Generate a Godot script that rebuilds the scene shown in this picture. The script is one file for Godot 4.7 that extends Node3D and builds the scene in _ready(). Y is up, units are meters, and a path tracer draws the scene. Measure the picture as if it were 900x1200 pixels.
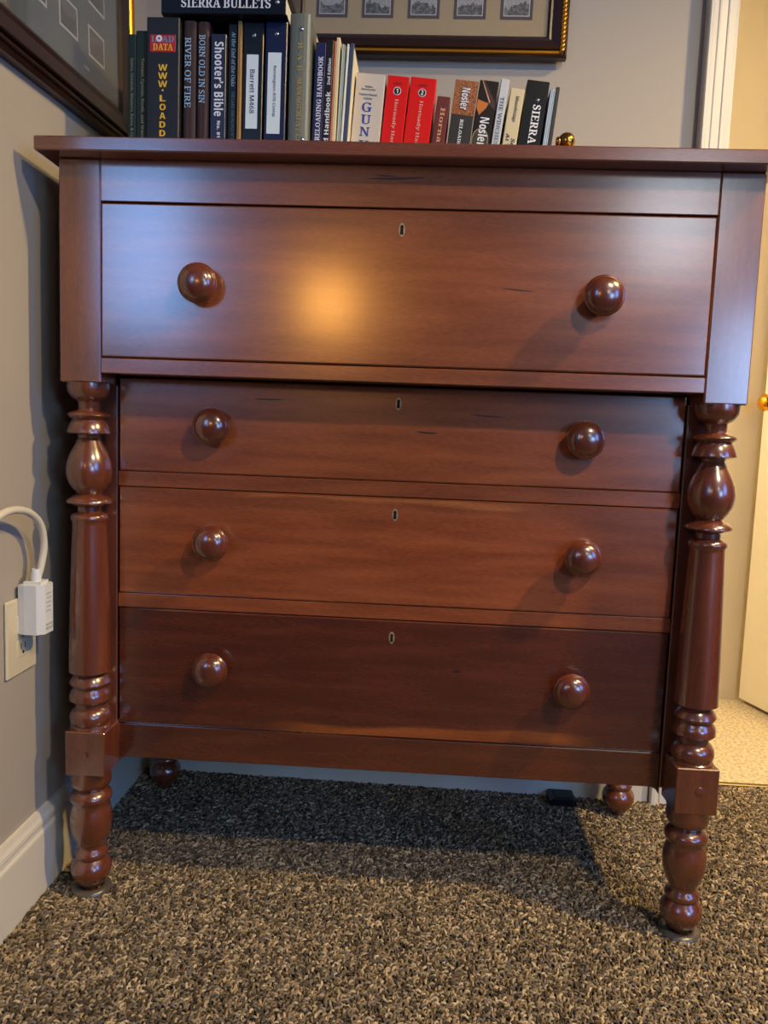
extends Node3D
# A cherry chest of drawers with turned columns, books along its top, in the corner of a taupe room.

const TOP_Y := 1.2283        # upper face of the chest's top board
const WALL_X := -0.588       # face of the wall on the left
const BACK_Z := -0.512       # face of the wall behind the chest (at x = 0)
const BACK_TURN := -0.02
const LOW_Z := -0.066        # face of the lower drawers

var rng := RandomNumberGenerator.new()
var taken := {}
var mats := {}
var tex := {}

# ---------------------------------------------------------------- mesh collector
class Shape:
	var v := PackedVector3Array()
	var n := PackedVector3Array()
	var u := PackedVector2Array()
	var c := PackedColorArray()
	var tint := Color(1, 1, 1)
	func tri(a: Vector3, b: Vector3, d: Vector3, na: Vector3, nb: Vector3, nd: Vector3) -> void:
		if (b - a).cross(d - a).dot(na + nb + nd) > 0.0:
			v.append_array([a, d, b]); n.append_array([na, nd, nb])
		else:
			v.append_array([a, b, d]); n.append_array([na, nb, nd])
		u.append_array([Vector2.ZERO, Vector2.ZERO, Vector2.ZERO])
		c.append_array([tint, tint, tint])
	func quad(a: Vector3, b: Vector3, d: Vector3, e: Vector3, nn: Vector3) -> void:
		tri(a, b, d, nn, nn, nn); tri(a, d, e, nn, nn, nn)
	func quad_uv(a: Vector3, b: Vector3, d: Vector3, e: Vector3, nn: Vector3) -> void:
		# a = lower left, b = lower right, d = upper right, e = upper left, seen from the front
		v.append_array([a, e, d, a, d, b])
		for i in 6:
			n.append(nn); c.append(tint)
		u.append_array([Vector2(0, 1), Vector2(0, 0), Vector2(1, 0), Vector2(0, 1), Vector2(1, 0), Vector2(1, 1)])
	func mesh() -> ArrayMesh:
		var a := []
		a.resize(Mesh.ARRAY_MAX)
		a[Mesh.ARRAY_VERTEX] = v; a[Mesh.ARRAY_NORMAL] = n; a[Mesh.ARRAY_TEX_UV] = u; a[Mesh.ARRAY_COLOR] = c
		var m := ArrayMesh.new()
		m.add_surface_from_arrays(Mesh.PRIMITIVE_TRIANGLES, a)
		return m
	# a box between two corners with chamfered edges
	func box(lo: Vector3, hi: Vector3, bev := 0.0, x := Transform3D()) -> Shape:
		var b := minf(bev, 0.49 * minf(hi.x - lo.x, minf(hi.y - lo.y, hi.z - lo.z)))
		var ctr := (lo + hi) / 2.0
		var h := (hi - lo) / 2.0
		for ax in 3:
			var p := (ax + 1) % 3
			var q := (ax + 2) % 3
			for s in [-1.0, 1.0]:
				var nn := Vector3.ZERO; nn[ax] = s
				var pts := []
				for k in [[-1, -1], [1, -1], [1, 1], [-1, 1]]:
					var w := Vector3.ZERO
					w[ax] = s * h[ax]; w[p] = k[0] * (h[p] - b); w[q] = k[1] * (h[q] - b)
					pts.append(x * (ctr + w))
				quad(pts[0], pts[1], pts[2], pts[3], x.basis * nn)
			if b > 0.0:
				for s in [-1.0, 1.0]:
					for t in [-1.0, 1.0]:   # edge along ax
						var nn := Vector3.ZERO; nn[p] = s; nn[q] = t
						var e := []
						for k in [[-1, 0], [1, 0], [1, 1], [-1, 1]]:
							var w := Vector3.ZERO
							w[ax] = k[0] * (h[ax] - b)
							w[p] = s * (h[p] - (b if k[1] else 0.0)); w[q] = t * (h[q] - (0.0 if k[1] else b))
							e.append(x * (ctr + w))
						quad(e[0], e[1], e[2], e[3], (x.basis * nn).normalized())
		if b > 0.0:
			for s in [-1.0, 1.0]:
				for t in [-1.0, 1.0]:
					for r in [-1.0, 1.0]:
						var sg := Vector3(s, t, r)
						var nn := (x.basis * sg).normalized()
						tri(x * (ctr + sg * (h - Vector3(0, b, b))), x * (ctr + sg * (h - Vector3(b, 0, b))), x * (ctr + sg * (h - Vector3(b, b, 0))), nn, nn, nn)
		return self
	# a profile of (radius, height) turned round the y axis
	func lathe(prof: Array, segs: int, x := Transform3D(), crease := 0.75) -> Shape:
		var sn := []
		for i in prof.size() - 1:
			var d: Vector2 = prof[i + 1] - prof[i]
			sn.append(Vector2(-d.y, d.x).normalized() if prof[0].y > prof[-1].y else Vector2(d.y, -d.x).normalized())
		for i in prof.size() - 1:
			var n0: Vector2 = sn[i]
			var n1: Vector2 = sn[i]
			if i > 0 and n0.dot(sn[i - 1]) > crease: n0 = (n0 + sn[i - 1]).normalized()
			if i < sn.size() - 1 and n1.dot(sn[i + 1]) > crease: n1 = (n1 + sn[i + 1]).normalized()
			var p0: Vector2 = prof[i]
			var p1: Vector2 = prof[i + 1]
			for k in segs:
				var a := TAU * k / segs
				var b := TAU * (k + 1) / segs
				var ca := Vector3(cos(a), 0, sin(a))
				var cb := Vector3(cos(b), 0, sin(b))
				var q00 := x * (ca * p0.x + Vector3(0, p0.y, 0)); var q01 := x * (cb * p0.x + Vector3(0, p0.y, 0))
				var q10 := x * (ca * p1.x + Vector3(0, p1.y, 0)); var q11 := x * (cb * p1.x + Vector3(0, p1.y, 0))
				var m00 := x.basis * (ca * n0.x + Vector3(0, n0.y, 0)); var m01 := x.basis * (cb * n0.x + Vector3(0, n0.y, 0))
				var m10 := x.basis * (ca * n1.x + Vector3(0, n1.y, 0)); var m11 := x.basis * (cb * n1.x + Vector3(0, n1.y, 0))
				if p0.x > 1e-5: tri(q00, q01, q11, m00, m01, m11)
				if p1.x > 1e-5: tri(q00, q11, q10, m00, m11, m10)
		return self
	# an outline in the x/y plane pushed along z from z0 to z1 (convex outlines get caps)
	func prism(outline: Array, z0: float, z1: float, x := Transform3D(), caps := true) -> Shape:
		var ctr := Vector2.ZERO
		for p in outline: ctr += p / outline.size()
		for i in outline.size():
			var a: Vector2 = outline[i]
			var b: Vector2 = outline[(i + 1) % outline.size()]
			var nn := Vector2(b.y - a.y, a.x - b.x).normalized()
			if Geometry2D.is_polygon_clockwise(PackedVector2Array(outline)): nn = -nn
			quad(x * Vector3(a.x, a.y, z0), x * Vector3(b.x, b.y, z0), x * Vector3(b.x, b.y, z1), x * Vector3(a.x, a.y, z1), x.basis * Vector3(nn.x, nn.y, 0))
		if caps:
			var t := Geometry2D.triangulate_polygon(PackedVector2Array(outline))
			for i in range(0, t.size(), 3):
				for z in [z0, z1]:
					var nn := x.basis * Vector3(0, 0, 1 if (z > minf(z0, z1)) else -1)
					var p := []
					for k in 3: p.append(x * Vector3(outline[t[i + k]].x, outline[t[i + k]].y, z))
					tri(p[0], p[1], p[2], nn, nn, nn)
		return self
	func tube(path: Array, r: float, segs := 12) -> Shape:
		var rings := []
		var side := Vector3.UP
		for i in path.size():
			var d: Vector3 = (path[mini(i + 1, path.size() - 1)] - path[maxi(i - 1, 0)]).normalized()
			side = (side - d * side.dot(d))
			if side.length() < 0.01: side = d.cross(Vector3(0.3, 0.8, 0.5))
			side = side.normalized()
			var o := d.cross(side)
			var ring := []
			for k in segs:
				var w := side * cos(TAU * k / segs) + o * sin(TAU * k / segs)
				ring.append([path[i] + w * r, w])
			rings.append(ring)
		for i in rings.size() - 1:
			for k in segs:
				var a = rings[i][k]; var b = rings[i][(k + 1) % segs]; var c2 = rings[i + 1][(k + 1) % segs]; var d2 = rings[i + 1][k]
				tri(a[0], b[0], c2[0], a[1], b[1], c2[1]); tri(a[0], c2[0], d2[0], a[1], c2[1], d2[1])
		return self

func B(lo: Vector3, hi: Vector3, bev := 0.0) -> Shape:
	return Shape.new().box(lo, hi, bev)

# ---------------------------------------------------------------- naming
func numbered(called: String) -> String:
	taken[called] = taken.get(called, -1) + 1
	return called if taken[called] == 0 else "%s_%03d" % [called, taken[called]]

func put(called: String, shape, material: Material, parent: Node = self, at := Vector3.ZERO) -> MeshInstance3D:
	var o := MeshInstance3D.new()
	o.mesh = shape.mesh() if shape is Shape else shape
	o.material_override = material
	o.name = numbered(called) if parent == self else called
	o.position = at
	parent.add_child(o, true)
	return o

func thing(called: String, label: String, category: String, at := Vector3.ZERO, group := "") -> Node3D:
	var o := Node3D.new()
	o.name = numbered(called)
	o.position = at
	add_child(o)
	tag(o, label, category, group)
	return o

func tag(o: Node, label: String, category: String, group := "") -> Node:
	o.set_meta("label", label)
	o.set_meta("category", category)
	if group: o.set_meta("group", group)
	return o

func struct(called: String, shape, material: Material, label := "", at := Vector3.ZERO, turn := 0.0) -> MeshInstance3D:
	var o := put(called, shape, material, self, at)
	o.rotation.y = turn
	o.set_meta("kind", "structure")
	if label: o.set_meta("label", label)
	return o

# ---------------------------------------------------------------- materials
func noise_img(size: int, freq: float, seed_: int, oct := 3) -> Image:
	var f := FastNoiseLite.new()
	f.noise_type = FastNoiseLite.TYPE_SIMPLEX_SMOOTH
	f.seed = seed_; f.frequency = freq; f.fractal_octaves = oct
	return f.get_seamless_image(size, size)

func wood_texture() -> void:
	# x is along the grain: broad bands, fine fibres and short dark pores
	var a := noise_img(512, 0.008, 3, 4)
	var b := noise_img(512, 0.14, 9, 3)
	var p := noise_img(512, 0.22, 21, 2)
	var im := Image.create(512, 512, false, Image.FORMAT_RGB8)
	var hm := Image.create(512, 512, false, Image.FORMAT_RGB8)
	for y in 512:
		for x in 512:
			var t := 0.55 * a.get_pixel(x, y).r + 0.45 * b.get_pixel(x, y).r
			t = clampf((t - 0.5) * 1.5 + 0.5, 0.0, 1.0)
			var pore := clampf((p.get_pixel(x, y).r - 0.68) * 3.0, 0.0, 1.0)
			var k := lerpf(0.74, 1.0, t) * (1.0 - 0.08 * pore)
			im.set_pixel(x, y, Color(k, k * lerpf(0.95, 1.0, t), k * lerpf(0.93, 1.0, t)))
			var h := 0.5 + 0.5 * (b.get_pixel(x, y).r - 0.5) - 0.3 * pore
			hm.set_pixel(x, y, Color(h, h, h))
	tex.wood = ImageTexture.create_from_image(im)
	tex.wood_h = ImageTexture.create_from_image(hm)

func wood(tone: Color, along: int, rough := 0.30, coat := 1.0, turn := 0.0) -> StandardMaterial3D:
	var m := StandardMaterial3D.new()
	m.albedo_color = tone
	m.albedo_texture = tex.wood
	m.vertex_color_use_as_albedo = true
	m.uv1_triplanar = true
	m.uv1_world_triplanar = true
	m.uv1_triplanar_sharpness = 8.0
	var s := Vector3(7, 7, 7)
	s[along] = 0.75
	m.uv1_scale = s
	m.uv1_offset = Vector3(turn, turn * 0.7, turn * 0.3)
	m.roughness = rough
	m.heightmap_enabled = true
	m.heightmap_texture = tex.wood_h
	m.heightmap_scale = 0.004
	m.clearcoat_enabled = true
	m.clearcoat = coat
	m.clearcoat_roughness = 0.16
	m.metallic_specular = 0.85
	return m

func plain(c: Color, rough := 0.6, metal := 0.0, spec := 0.5) -> StandardMaterial3D:
	var key := "%s %.3f %.3f %.3f" % [c.to_html(), rough, metal, spec]
	if not mats.has(key):
		var m := StandardMaterial3D.new()
		m.albedo_color = c; m.roughness = rough; m.metallic = metal; m.metallic_specular = spec
		mats[key] = m
	return mats[key]

func paint(c: Color, rough: float, relief: float, scale := 9.0) -> StandardMaterial3D:
	var m := StandardMaterial3D.new()
	m.albedo_color = c
	m.roughness = rough
	m.heightmap_enabled = true
	m.heightmap_texture = tex.fine
	m.heightmap_scale = relief
	m.uv1_triplanar = true
	m.uv1_world_triplanar = true
	m.uv1_scale = Vector3.ONE * scale
	return m

# ---------------------------------------------------------------- lettering
func words(parent: Node, text: String, face: String, bold: bool, ctr: Vector3, long: float, high: float, turn: float, material: Material, italic := false, called := "lettering") -> MeshInstance3D:
	# long x high: the box the printed words fill; turn about the surface's own z
	var f := SystemFont.new()
	f.font_names = PackedStringArray([face])
	f.font_weight = 700 if bold else 400
	f.font_italic = italic
	var tm := TextMesh.new()
	tm.text = text; tm.font = f; tm.font_size = 48; tm.pixel_size = 0.01; tm.depth = 0.02; tm.curve_step = 2.0
	var arr := tm.get_mesh_arrays()
	var vs: PackedVector3Array = arr[Mesh.ARRAY_VERTEX]
	var lo := Vector3(1e9, 1e9, 1e9)
	var hi := -lo
	for p in vs:
		lo = lo.min(p); hi = hi.max(p)
	var x := Transform3D(Basis(Vector3(0, 0, 1), turn), ctr)
	var sc := Vector3(long / (hi.x - lo.x), high / (hi.y - lo.y), 0.0004 / 0.02)
	var mid := (lo + hi) / 2.0
	for i in vs.size():
		var p := (vs[i] - mid) * sc
		if italic: p.x += p.y * 0.2
		vs[i] = x * p
	arr[Mesh.ARRAY_VERTEX] = vs
	arr[Mesh.ARRAY_TANGENT] = null
	var m := ArrayMesh.new()
	m.add_surface_from_arrays(Mesh.PRIMITIVE_TRIANGLES, arr)
	return put(called, m, material, parent)

# ================================================================ scene
func _ready() -> void:
	rng.seed = 7
	# ---- camera
	var cam := Camera3D.new()
	cam.name = "camera"
	cam.transform = Transform3D(Basis(Vector3(0.998035, 0.037021, -0.050548), Vector3(-0.041995, 0.993981, -0.101185), Vector3(0.046498, 0.103109, 0.993583)).orthonormalized(), Vector3(0.043652, 0.80782, 1.202581))
	cam.fov = rad_to_deg(2.0 * atan(600.0 / 901.76))
	cam.near = 0.02
	add_child(cam)
	# ---- sky and exposure
	var we := WorldEnvironment.new()
	we.name = "environment"
	var env := Environment.new()
	env.background_mode = Environment.BG_COLOR
	env.background_color = Color(0.62, 0.78, 1.0)
	env.background_energy_multiplier = 0.4
	env.tonemap_mode = Environment.TONE_MAPPER_LINEAR
	env.tonemap_exposure = 1.0
	env.sdfgi_enabled = true; env.ssao_enabled = true; env.ssil_enabled = true
	we.environment = env
	add_child(we)
	# ---- lights: two warm ceiling lamps to the right, a table lamp behind, a hall lamp, two windows behind the camera
	spot("ceiling_spot_light", Vector3(1.65, 2.42, 0.45), Vector3(0.25, 0.0, 0.30), Color(1.0, 0.86, 0.58), 6.3, 53.0, 0.07)
	spot("ceiling_spot_light", Vector3(1.15, 2.42, 1.50), Vector3(0.0, 0.40, 0.05), Color(1.0, 0.91, 0.78), 3.0, 44.0, 0.06)
	spot("reading_lamp_light", Vector3(-0.44, 1.42, 2.6), Vector3(0.08, 0.80, 0.0), Color(1.0, 0.68, 0.28), 0.42, 17.0, 0.12)
	lamp_light("hall_lamp_light", Vector3(-0.10, 1.62, -0.92), Color(1.0, 0.92, 0.74), 1.4, 0.06)
	window_light(Vector3(-1.66, 1.85, 3.44), Vector2(0.52, 1.0), 0.0, Color(0.52, 0.73, 1.0), 1.8)
	window_light(Vector3(1.425, 2.04, 3.44), Vector2(0.46, 0.55), 0.0, Color(0.92, 0.96, 1.0), 0.75)
	window_light(Vector3(2.26, 1.16, 3.44), Vector2(1.0, 0.80), 0.0, Color(0.62, 0.79, 1.0), 3.2)
	window_light(Vector3(2.94, 1.60, 2.20), Vector2(1.2, 1.2), PI / 2, Color(0.34, 0.60, 1.0), 4.0)

	make_textures()
	build_room()
	build_hall()
	build_carpet()
	build_chest()
	build_pictures()
	build_outlet()
	build_floor_things()
	build_books()
	build_lamps()

func lamp_light(called: String, at: Vector3, c: Color, e: float, size: float) -> void:
	var l := OmniLight3D.new()
	l.name = numbered(called)
	l.position = at; l.light_color = c; l.light_energy = e; l.light_size = size
	l.omni_range = 9.0; l.omni_attenuation = 2.0; l.shadow_enabled = true
	add_child(l)

func spot(called: String, at: Vector3, to: Vector3, c: Color, e: float, half: float, size := 0.04) -> void:
	var l := SpotLight3D.new()
	l.name = numbered(called)
	add_child(l)
	l.look_at_from_position(at, to, Vector3(0, 0, 1))
	l.light_color = c; l.light_energy = e; l.light_size = size
	l.spot_angle = half; l.spot_angle_attenuation = 0.85
	l.spot_range = 9.0; l.spot_attenuation = 2.0; l.shadow_enabled = true

func window_light(at: Vector3, size: Vector2, turn: float, c: Color, e: float) -> void:
	var l := AreaLight3D.new()
	l.name = numbered("window_light")
	l.area_size = size
	l.position = at     # shines along its -z, into the room
	l.rotation.y = turn
	l.light_color = c; l.light_energy = e
	l.set("area_range", 9.0)
	l.shadow_enabled = true
	add_child(l)

func make_textures() -> void:
	wood_texture()
	tex.fine = ImageTexture.create_from_image(noise_img(256, 0.09, 5, 3))
	var v := noise_img(256, 0.05, 31, 4)
	var im := Image.create(256, 256, false, Image.FORMAT_RGB8)
	for y in 256:
		for x in 256:
			var k := lerpf(0.82, 1.0, smoothstep(0.3, 0.6, v.get_pixel(x, y).r))
			im.set_pixel(x, y, Color(k, k * 0.98, k * 0.94))
	tex.vinyl = ImageTexture.create_from_image(im)
	# the little black and white prints in the frames: pale sky over dark broken ground
	tex.prints = []
	for s in 5:
		var nz := noise_img(64, 0.06, 40 + s, 4)
		var ph := Image.create(64, 44, false, Image.FORMAT_RGB8)
		for y in 44:
			for x in 64:
				var edge := 12.0 + 14.0 * nz.get_pixel(x, 5).r + 6.0 * sin(x * 0.07 + s)
				var k := 0.62 if y < edge else lerpf(0.08, 0.55, nz.get_pixel(x, y).r)
				k *= 0.8 + 0.4 * nz.get_pixel((x * 3) % 64, (y * 3) % 64).r
				ph.set_pixel(x, y, Color(k, k, k * 0.97))
		tex.prints.append(ImageTexture.create_from_image(ph))
	var grain := noise_img(256, 0.02, 77, 4)
	var wc := Image.create(256, 256, false, Image.FORMAT_RGB8)
	for y in 256:
		for x in 256:
			var t := 0.5 + 0.5 * sin(grain.get_pixel(x, y).r * 40.0)
			wc.set_pixel(x, y, Color(0.35, 0.17, 0.07).lerp(Color(0.72, 0.47, 0.27), t))
	tex.burl = ImageTexture.create_from_image(wc)

# ---------------------------------------------------------------- room
func build_room() -> void:
	var taupe := paint(Color(0.68, 0.64, 0.58), 0.55, 0.006, 5.0)
	var white := paint(Color(0.86, 0.83, 0.76), 0.35, 0.004, 4.0)
	mats.taupe = taupe
	var umber := paint(Color(0.27, 0.235, 0.21), 0.6, 0.01, 5.0)   # the rest of the room is panelled dark
	mats.white = white
	struct("floor", B(Vector3(-2.3, -0.1, -0.606), Vector3(3.1, -0.004, 3.6)), plain(Color(0.2, 0.17, 0.13), 0.9))
	struct("ceiling", B(Vector3(-2.3, 2.45, -1.5), Vector3(3.1, 2.57, 3.6)), plain(Color(0.62, 0.60, 0.57), 0.8))
	# the wall on the left is a short return; the room opens out behind the camera
	struct("wall_left", B(Vector3(WALL_X - 0.12, -0.02, -0.66), Vector3(WALL_X, 2.45, 0.30)), taupe, "taupe painted wall beside the chest")
	struct("wall_left_return", B(Vector3(-2.3, -0.02, 0.18), Vector3(WALL_X - 0.12, 2.45, 0.30)), umber)
	struct("wall_left_far", B(Vector3(-2.42, -0.02, 0.18), Vector3(-2.3, 2.45, 3.6)), umber)
	for w in [[-0.62, 1.55, 0.0, 2.45], [2.85, 3.6, 0.0, 2.45], [1.55, 2.85, 0.0, 0.95], [1.55, 2.85, 2.25, 2.45]]:
		struct("wall_right", B(Vector3(3.0, w[2] - 0.02, w[0]), Vector3(3.12, w[3], w[1])), umber)
	var bt := BACK_TURN
	var o := Vector3(0, 0, BACK_Z)
	struct("wall_back", B(Vector3(-0.62, -0.02, -0.105), Vector3(0.640, 2.45, 0)), taupe, "taupe painted wall behind the chest", o, bt)
	struct("wall_back_header", B(Vector3(0.640, 2.06, -0.105), Vector3(1.36, 2.45, 0)), taupe, "", o, bt)
	struct("wall_back_far", B(Vector3(1.36, -0.02, -0.105), Vector3(3.1, 2.45, 0)), taupe, "", o, bt)
	# the wall behind the camera, with two windows
	var f0 := 3.5
	for w in [[-2.3, -1.96, 0.0, 2.45], [-1.36, 1.15, 0.0, 2.45], [2.82, 3.1, 0.0, 2.45], [-1.96, -1.36, 0.0, 1.3], [-1.96, -1.36, 2.4, 2.45], [1.15, 1.70, 0.0, 1.72], [1.15, 1.70, 2.36, 2.45], [1.70, 2.82, 0.0, 0.70], [1.70, 2.82, 1.62, 2.45]]:
		struct("wall_front", B(Vector3(w[0], w[2] - 0.02, f0), Vector3(w[1], w[3], f0 + 0.12)), umber)
	var glass := StandardMaterial3D.new()
	glass.transparency = BaseMaterial3D.TRANSPARENCY_ALPHA
	glass.albedo_color = Color(1, 1, 1, 0.06); glass.roughness = 0.03
	mats.glass = glass
	for w in [[-1.96, -1.36, 1.3, 2.4], [1.15, 1.70, 1.72, 2.36], [1.70, 2.82, 0.70, 1.62]]:
		var fr := Shape.new()
		for q in [[w[0], w[2], w[1], w[2] + 0.05], [w[0], w[3] - 0.05, w[1], w[3]], [w[0], w[2], w[0] + 0.05, w[3]], [w[1] - 0.05, w[2], w[1], w[3]]]:
			fr.box(Vector3(q[0], q[1], f0 + 0.02), Vector3(q[2], q[3], f0 + 0.08))
		var win := struct("window_1", fr, white)
		win.name = "window_1" if w[0] < 0 else ("window_2" if w[0] < 1.5 else "window_4")
		put("pane", B(Vector3(w[0] + 0.05, w[2] + 0.05, f0 + 0.045), Vector3(w[1] - 0.05, w[3] - 0.05, f0 + 0.05)), glass, win)
	var fr3 := Shape.new()
	for q in [[1.55, 0.95, 2.85, 1.0], [1.55, 2.2, 2.85, 2.25], [1.55, 0.95, 1.60, 2.25], [2.80, 0.95, 2.85, 2.25]]:
		fr3.box(Vector3(3.02, q[1], q[0]), Vector3(3.08, q[3], q[2]))
	var w3 := struct("window_3", fr3, white)
	put("pane", B(Vector3(3.045, 1.0, 1.60), Vector3(3.05, 2.2, 2.80)), glass, w3)
	# baseboards: a flat board with a moulded cap
	var prof := []
	for p in [[0, 0], [0.014, 0], [0.014, 0.108], [0.0135, 0.112], [0.010, 0.116], [0.0098, 0.122], [0.0115, 0.126], [0.0108, 0.132], [0.0075, 0.138], [0.0062, 0.143], [0.005, 0.147], [0, 0.148]]:
		prof.append(Vector2(p[0], p[1]))
	var xl := Transform3D(Basis(Vector3(1, 0, 0), Vector3(0, 1, 0), Vector3(0, 0, 1)), Vector3(WALL_X, -0.004, 0))
	struct("baseboard_left", Shape.new().prism(prof, -0.53, 0.30, xl), white, "cream baseboard with a moulded cap along the wall on the left")
	var xb := Transform3D(Basis(Vector3(0, 0, 1), Vector3(0, 1, 0), Vector3(-1, 0, 0)), Vector3(0, -0.004, 0))
	struct("baseboard_back", Shape.new().prism(prof, 0.60, -0.583, xb), white, "cream baseboard behind the chest", o, bt)
	# moulded casing of the doorway on the right
	var cp := []
	for p in [[0.5855, 0], [0.5855, 0.026], [0.588, 0.029], [0.5945, 0.029], [0.597, 0.026], [0.5985, 0.021], [0.605, 0.0205], [0.607, 0.0225], [0.610, 0.0225], [0.612, 0.0195], [0.624, 0.0175], [0.626, 0.0195], [0.629, 0.0195], [0.631, 0.016], [0.642, 0.0145], [0.6445, 0.012], [0.6445, 0]]:
		cp.append(Vector2(p[0], -p[1]))
	var up := Transform3D(Basis(Vector3(1, 0, 0), Vector3(0, 0, -1), Vector3(0, 1, 0)), Vector3.ZERO)   # profile x stays, profile -y faces the room, push goes up
	var tr := struct("trim_1", Shape.new().prism(cp, -0.004, 2.08, up), white, "cream moulded door casing beside the doorway", o, bt)
	put("jamb", B(Vector3(0.638, -0.004, -0.125), Vector3(0.652, 2.06, 0.004), 0.002), white, tr)
	var tr2 := struct("trim_2", B(Vector3(1.35, -0.004, 0), Vector3(1.41, 2.08, 0.02), 0.004), white, "", o, bt)
	put("jamb", B(Vector3(1.345, -0.004, -0.125), Vector3(1.362, 2.06, 0.004), 0.002), white, tr2)
	struct("trim_3", B(Vector3(0.586, 2.05, 0), Vector3(1.41, 2.12, 0.02), 0.004), white, "", o, bt)

func build_hall() -> void:
	var cream := paint(Color(0.80, 0.735, 0.60), 0.55, 0.01, 5.0)
	var white: Material = mats.white
	struct("wall_hall", B(Vector3(-0.5, -0.02, -1.36), Vector3(2.3, 2.45, -1.24)), cream, "warm cream wall of the hall beyond the doorway")
	struct("wall_hall_left", B(Vector3(-0.55, -0.02, -1.36), Vector3(-0.43, 2.45, -0.6)), cream)
	struct("wall_hall_right", B(Vector3(2.25, -0.02, -1.36), Vector3(2.37, 2.45, -0.5)), cream)
	var vin := StandardMaterial3D.new()
	vin.albedo_color = Color(0.83, 0.78, 0.68); vin.albedo_texture = tex.vinyl; vin.roughness = 0.35
	vin.uv1_triplanar = true; vin.uv1_world_triplanar = true; vin.uv1_scale = Vector3.ONE * 6.0
	struct("floor_hall", B(Vector3(-0.5, -0.1, -1.36), Vector3(2.3, -0.001, -0.604)), vin, "pale mottled vinyl floor of the hall")
	struct("trim_threshold", B(Vector3(0.652, -0.006, -0.612), Vector3(1.345, 0.003, -0.598), 0.002), plain(Color(0.45, 0.38, 0.26), 0.4, 0.6), "thin metal strip between carpet and vinyl")
	var prof := []
	for p in [[0, 0], [0.02, 0], [0.02, 0.012], [0.0135, 0.02], [0.0135, 0.08], [0.009, 0.088], [0.005, 0.098], [0, 0.1]]: prof.append(Vector2(p[0], p[1]))
	struct("baseboard_hall", Shape.new().prism(prof, 2.25, -0.43, Transform3D(Basis(Vector3(0, 0, 1), Vector3(0, 1, 0), Vector3(-1, 0, 0)), Vector3(0, 0, -1.24))), white, "cream baseboard along the hall wall")
	# the room's own door, swung back into the hall
	var hinge := Vector3(1.279, 0.012, -0.50)
	var free := Vector3(1.077, 0.012, -1.22)
	var d := (hinge - free)
	var long := d.length()
	d = d.normalized()
	var nn := Vector3(-d.z, 0, d.x)       # towards the left
	var door := put("door_1", B(Vector3(0, 0, -0.035), Vector3(long, 2.02, 0), 0.0015), white, self)
	door.transform = Transform3D(Basis(d, Vector3.UP, nn), free)
	door.set_meta("kind", "structure")
	door.set_meta("label", "cream panelled door standing open in the hall")
	for q in [[0.11, 0.22, 0.34, 0.86], [0.42, 0.22, 0.64, 0.86], [0.11, 1.02, 0.34, 1.86], [0.42, 1.02, 0.64, 1.86]]:
		put("panel", B(Vector3(q[0], q[1], -0.001), Vector3(q[2], q[3], 0.006), 0.005), white, door)
	var brass := plain(Color(0.93, 0.66, 0.22), 0.12, 1.0)
	mats.brass = brass
	var kp := []
	for p in [[0, 0.0], [0.026, 0.0], [0.027, 0.004], [0.02, 0.008], [0.011, 0.011], [0.010, 0.022], [0.016, 0.027], [0.0235, 0.034], [0.0255, 0.043], [0.023, 0.052], [0.015, 0.058], [0, 0.060]]: kp.append(Vector2(p[0], p[1]))
	put("door_knob", Shape.new().lathe(kp, 28, Transform3D(Basis(Vector3(1, 0, 0), Vector3(0, 0, 1), Vector3(0, -1, 0)), Vector3(0.058, 0.925, 0.0))), brass, door).set_meta("label", "polished brass door knob")

# ---------------------------------------------------------------- carpet
func build_carpet() -> void:
	# one loop of yarn: a little arch of thick strand
	var arch := []
	for i in 6:
		var t := PI * (0.02 + 0.96 * i / 5.0)
		arch.append(Vector3(0.0036 * cos(t), 0.0044 * sin(t) - 0.0016, 0.0008 * sin(2.0 * t)))
	var loop := Shape.new().tube(arch, 0.0019, 6)
	var m := StandardMaterial3D.new()
	m.vertex_color_use_as_albedo = true
	m.roughness = 0.8
	m.metallic_specular = 0.3
	var palette := [Color(0.36, 0.31, 0.24), Color(0.50, 0.43, 0.34), Color(0.62, 0.54, 0.43), Color(0.73, 0.65, 0.52), Color(0.45, 0.41, 0.36), Color(0.31, 0.27, 0.22), Color(0.56, 0.49, 0.39)]
	var spots := []
	var pitch := 0.0052
	var x := WALL_X + 0.018
	while x < 1.75:
		var z := -0.596
		while z < 0.66:
			var zz := z + rng.randf_range(-0.0020, 0.0020)
			var xx := x + rng.randf_range(-0.0022, 0.0022)
			if zz > -0.5 + 0.02 * xx or (xx > 0.655 and xx < 1.345 and zz > -0.594):
				spots.append(Vector3(xx, rng.randf_range(-0.0040, -0.0012), zz))
			z += pitch
		x += pitch
	var mm := MultiMesh.new()
	mm.transform_format = MultiMesh.TRANSFORM_3D
	mm.use_colors = true
	mm.mesh = loop.mesh()
	mm.instance_count = spots.size()
	for i in spots.size():
		var b := Basis(Vector3.UP, rng.randf_range(-1.3, 1.3) + 1.1) * Basis(Vector3(0, 0, 1), rng.randf_range(-0.35, 0.35)) * Basis(Vector3(1, 0, 0), rng.randf_range(-0.8, 0.8))
		var k := rng.randf_range(0.8, 1.25)
		mm.set_instance_transform(i, Transform3D(b.scaled(Vector3.ONE * k), spots[i]))
		var col: Color = palette[rng.randi() % palette.size()]
		mm.set_instance_color(i, (col * rng.randf_range(0.85, 1.12)).srgb_to_linear())
	var pile := MultiMeshInstance3D.new()
	pile.name = "carpet_pile"
	pile.multimesh = mm
	pile.material_override = m
	add_child(pile)
	tag(pile, "brown and tan flecked looped carpet pile covering the floor under the chest", "carpet")
	pile.set_meta("kind", "stuff")

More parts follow.
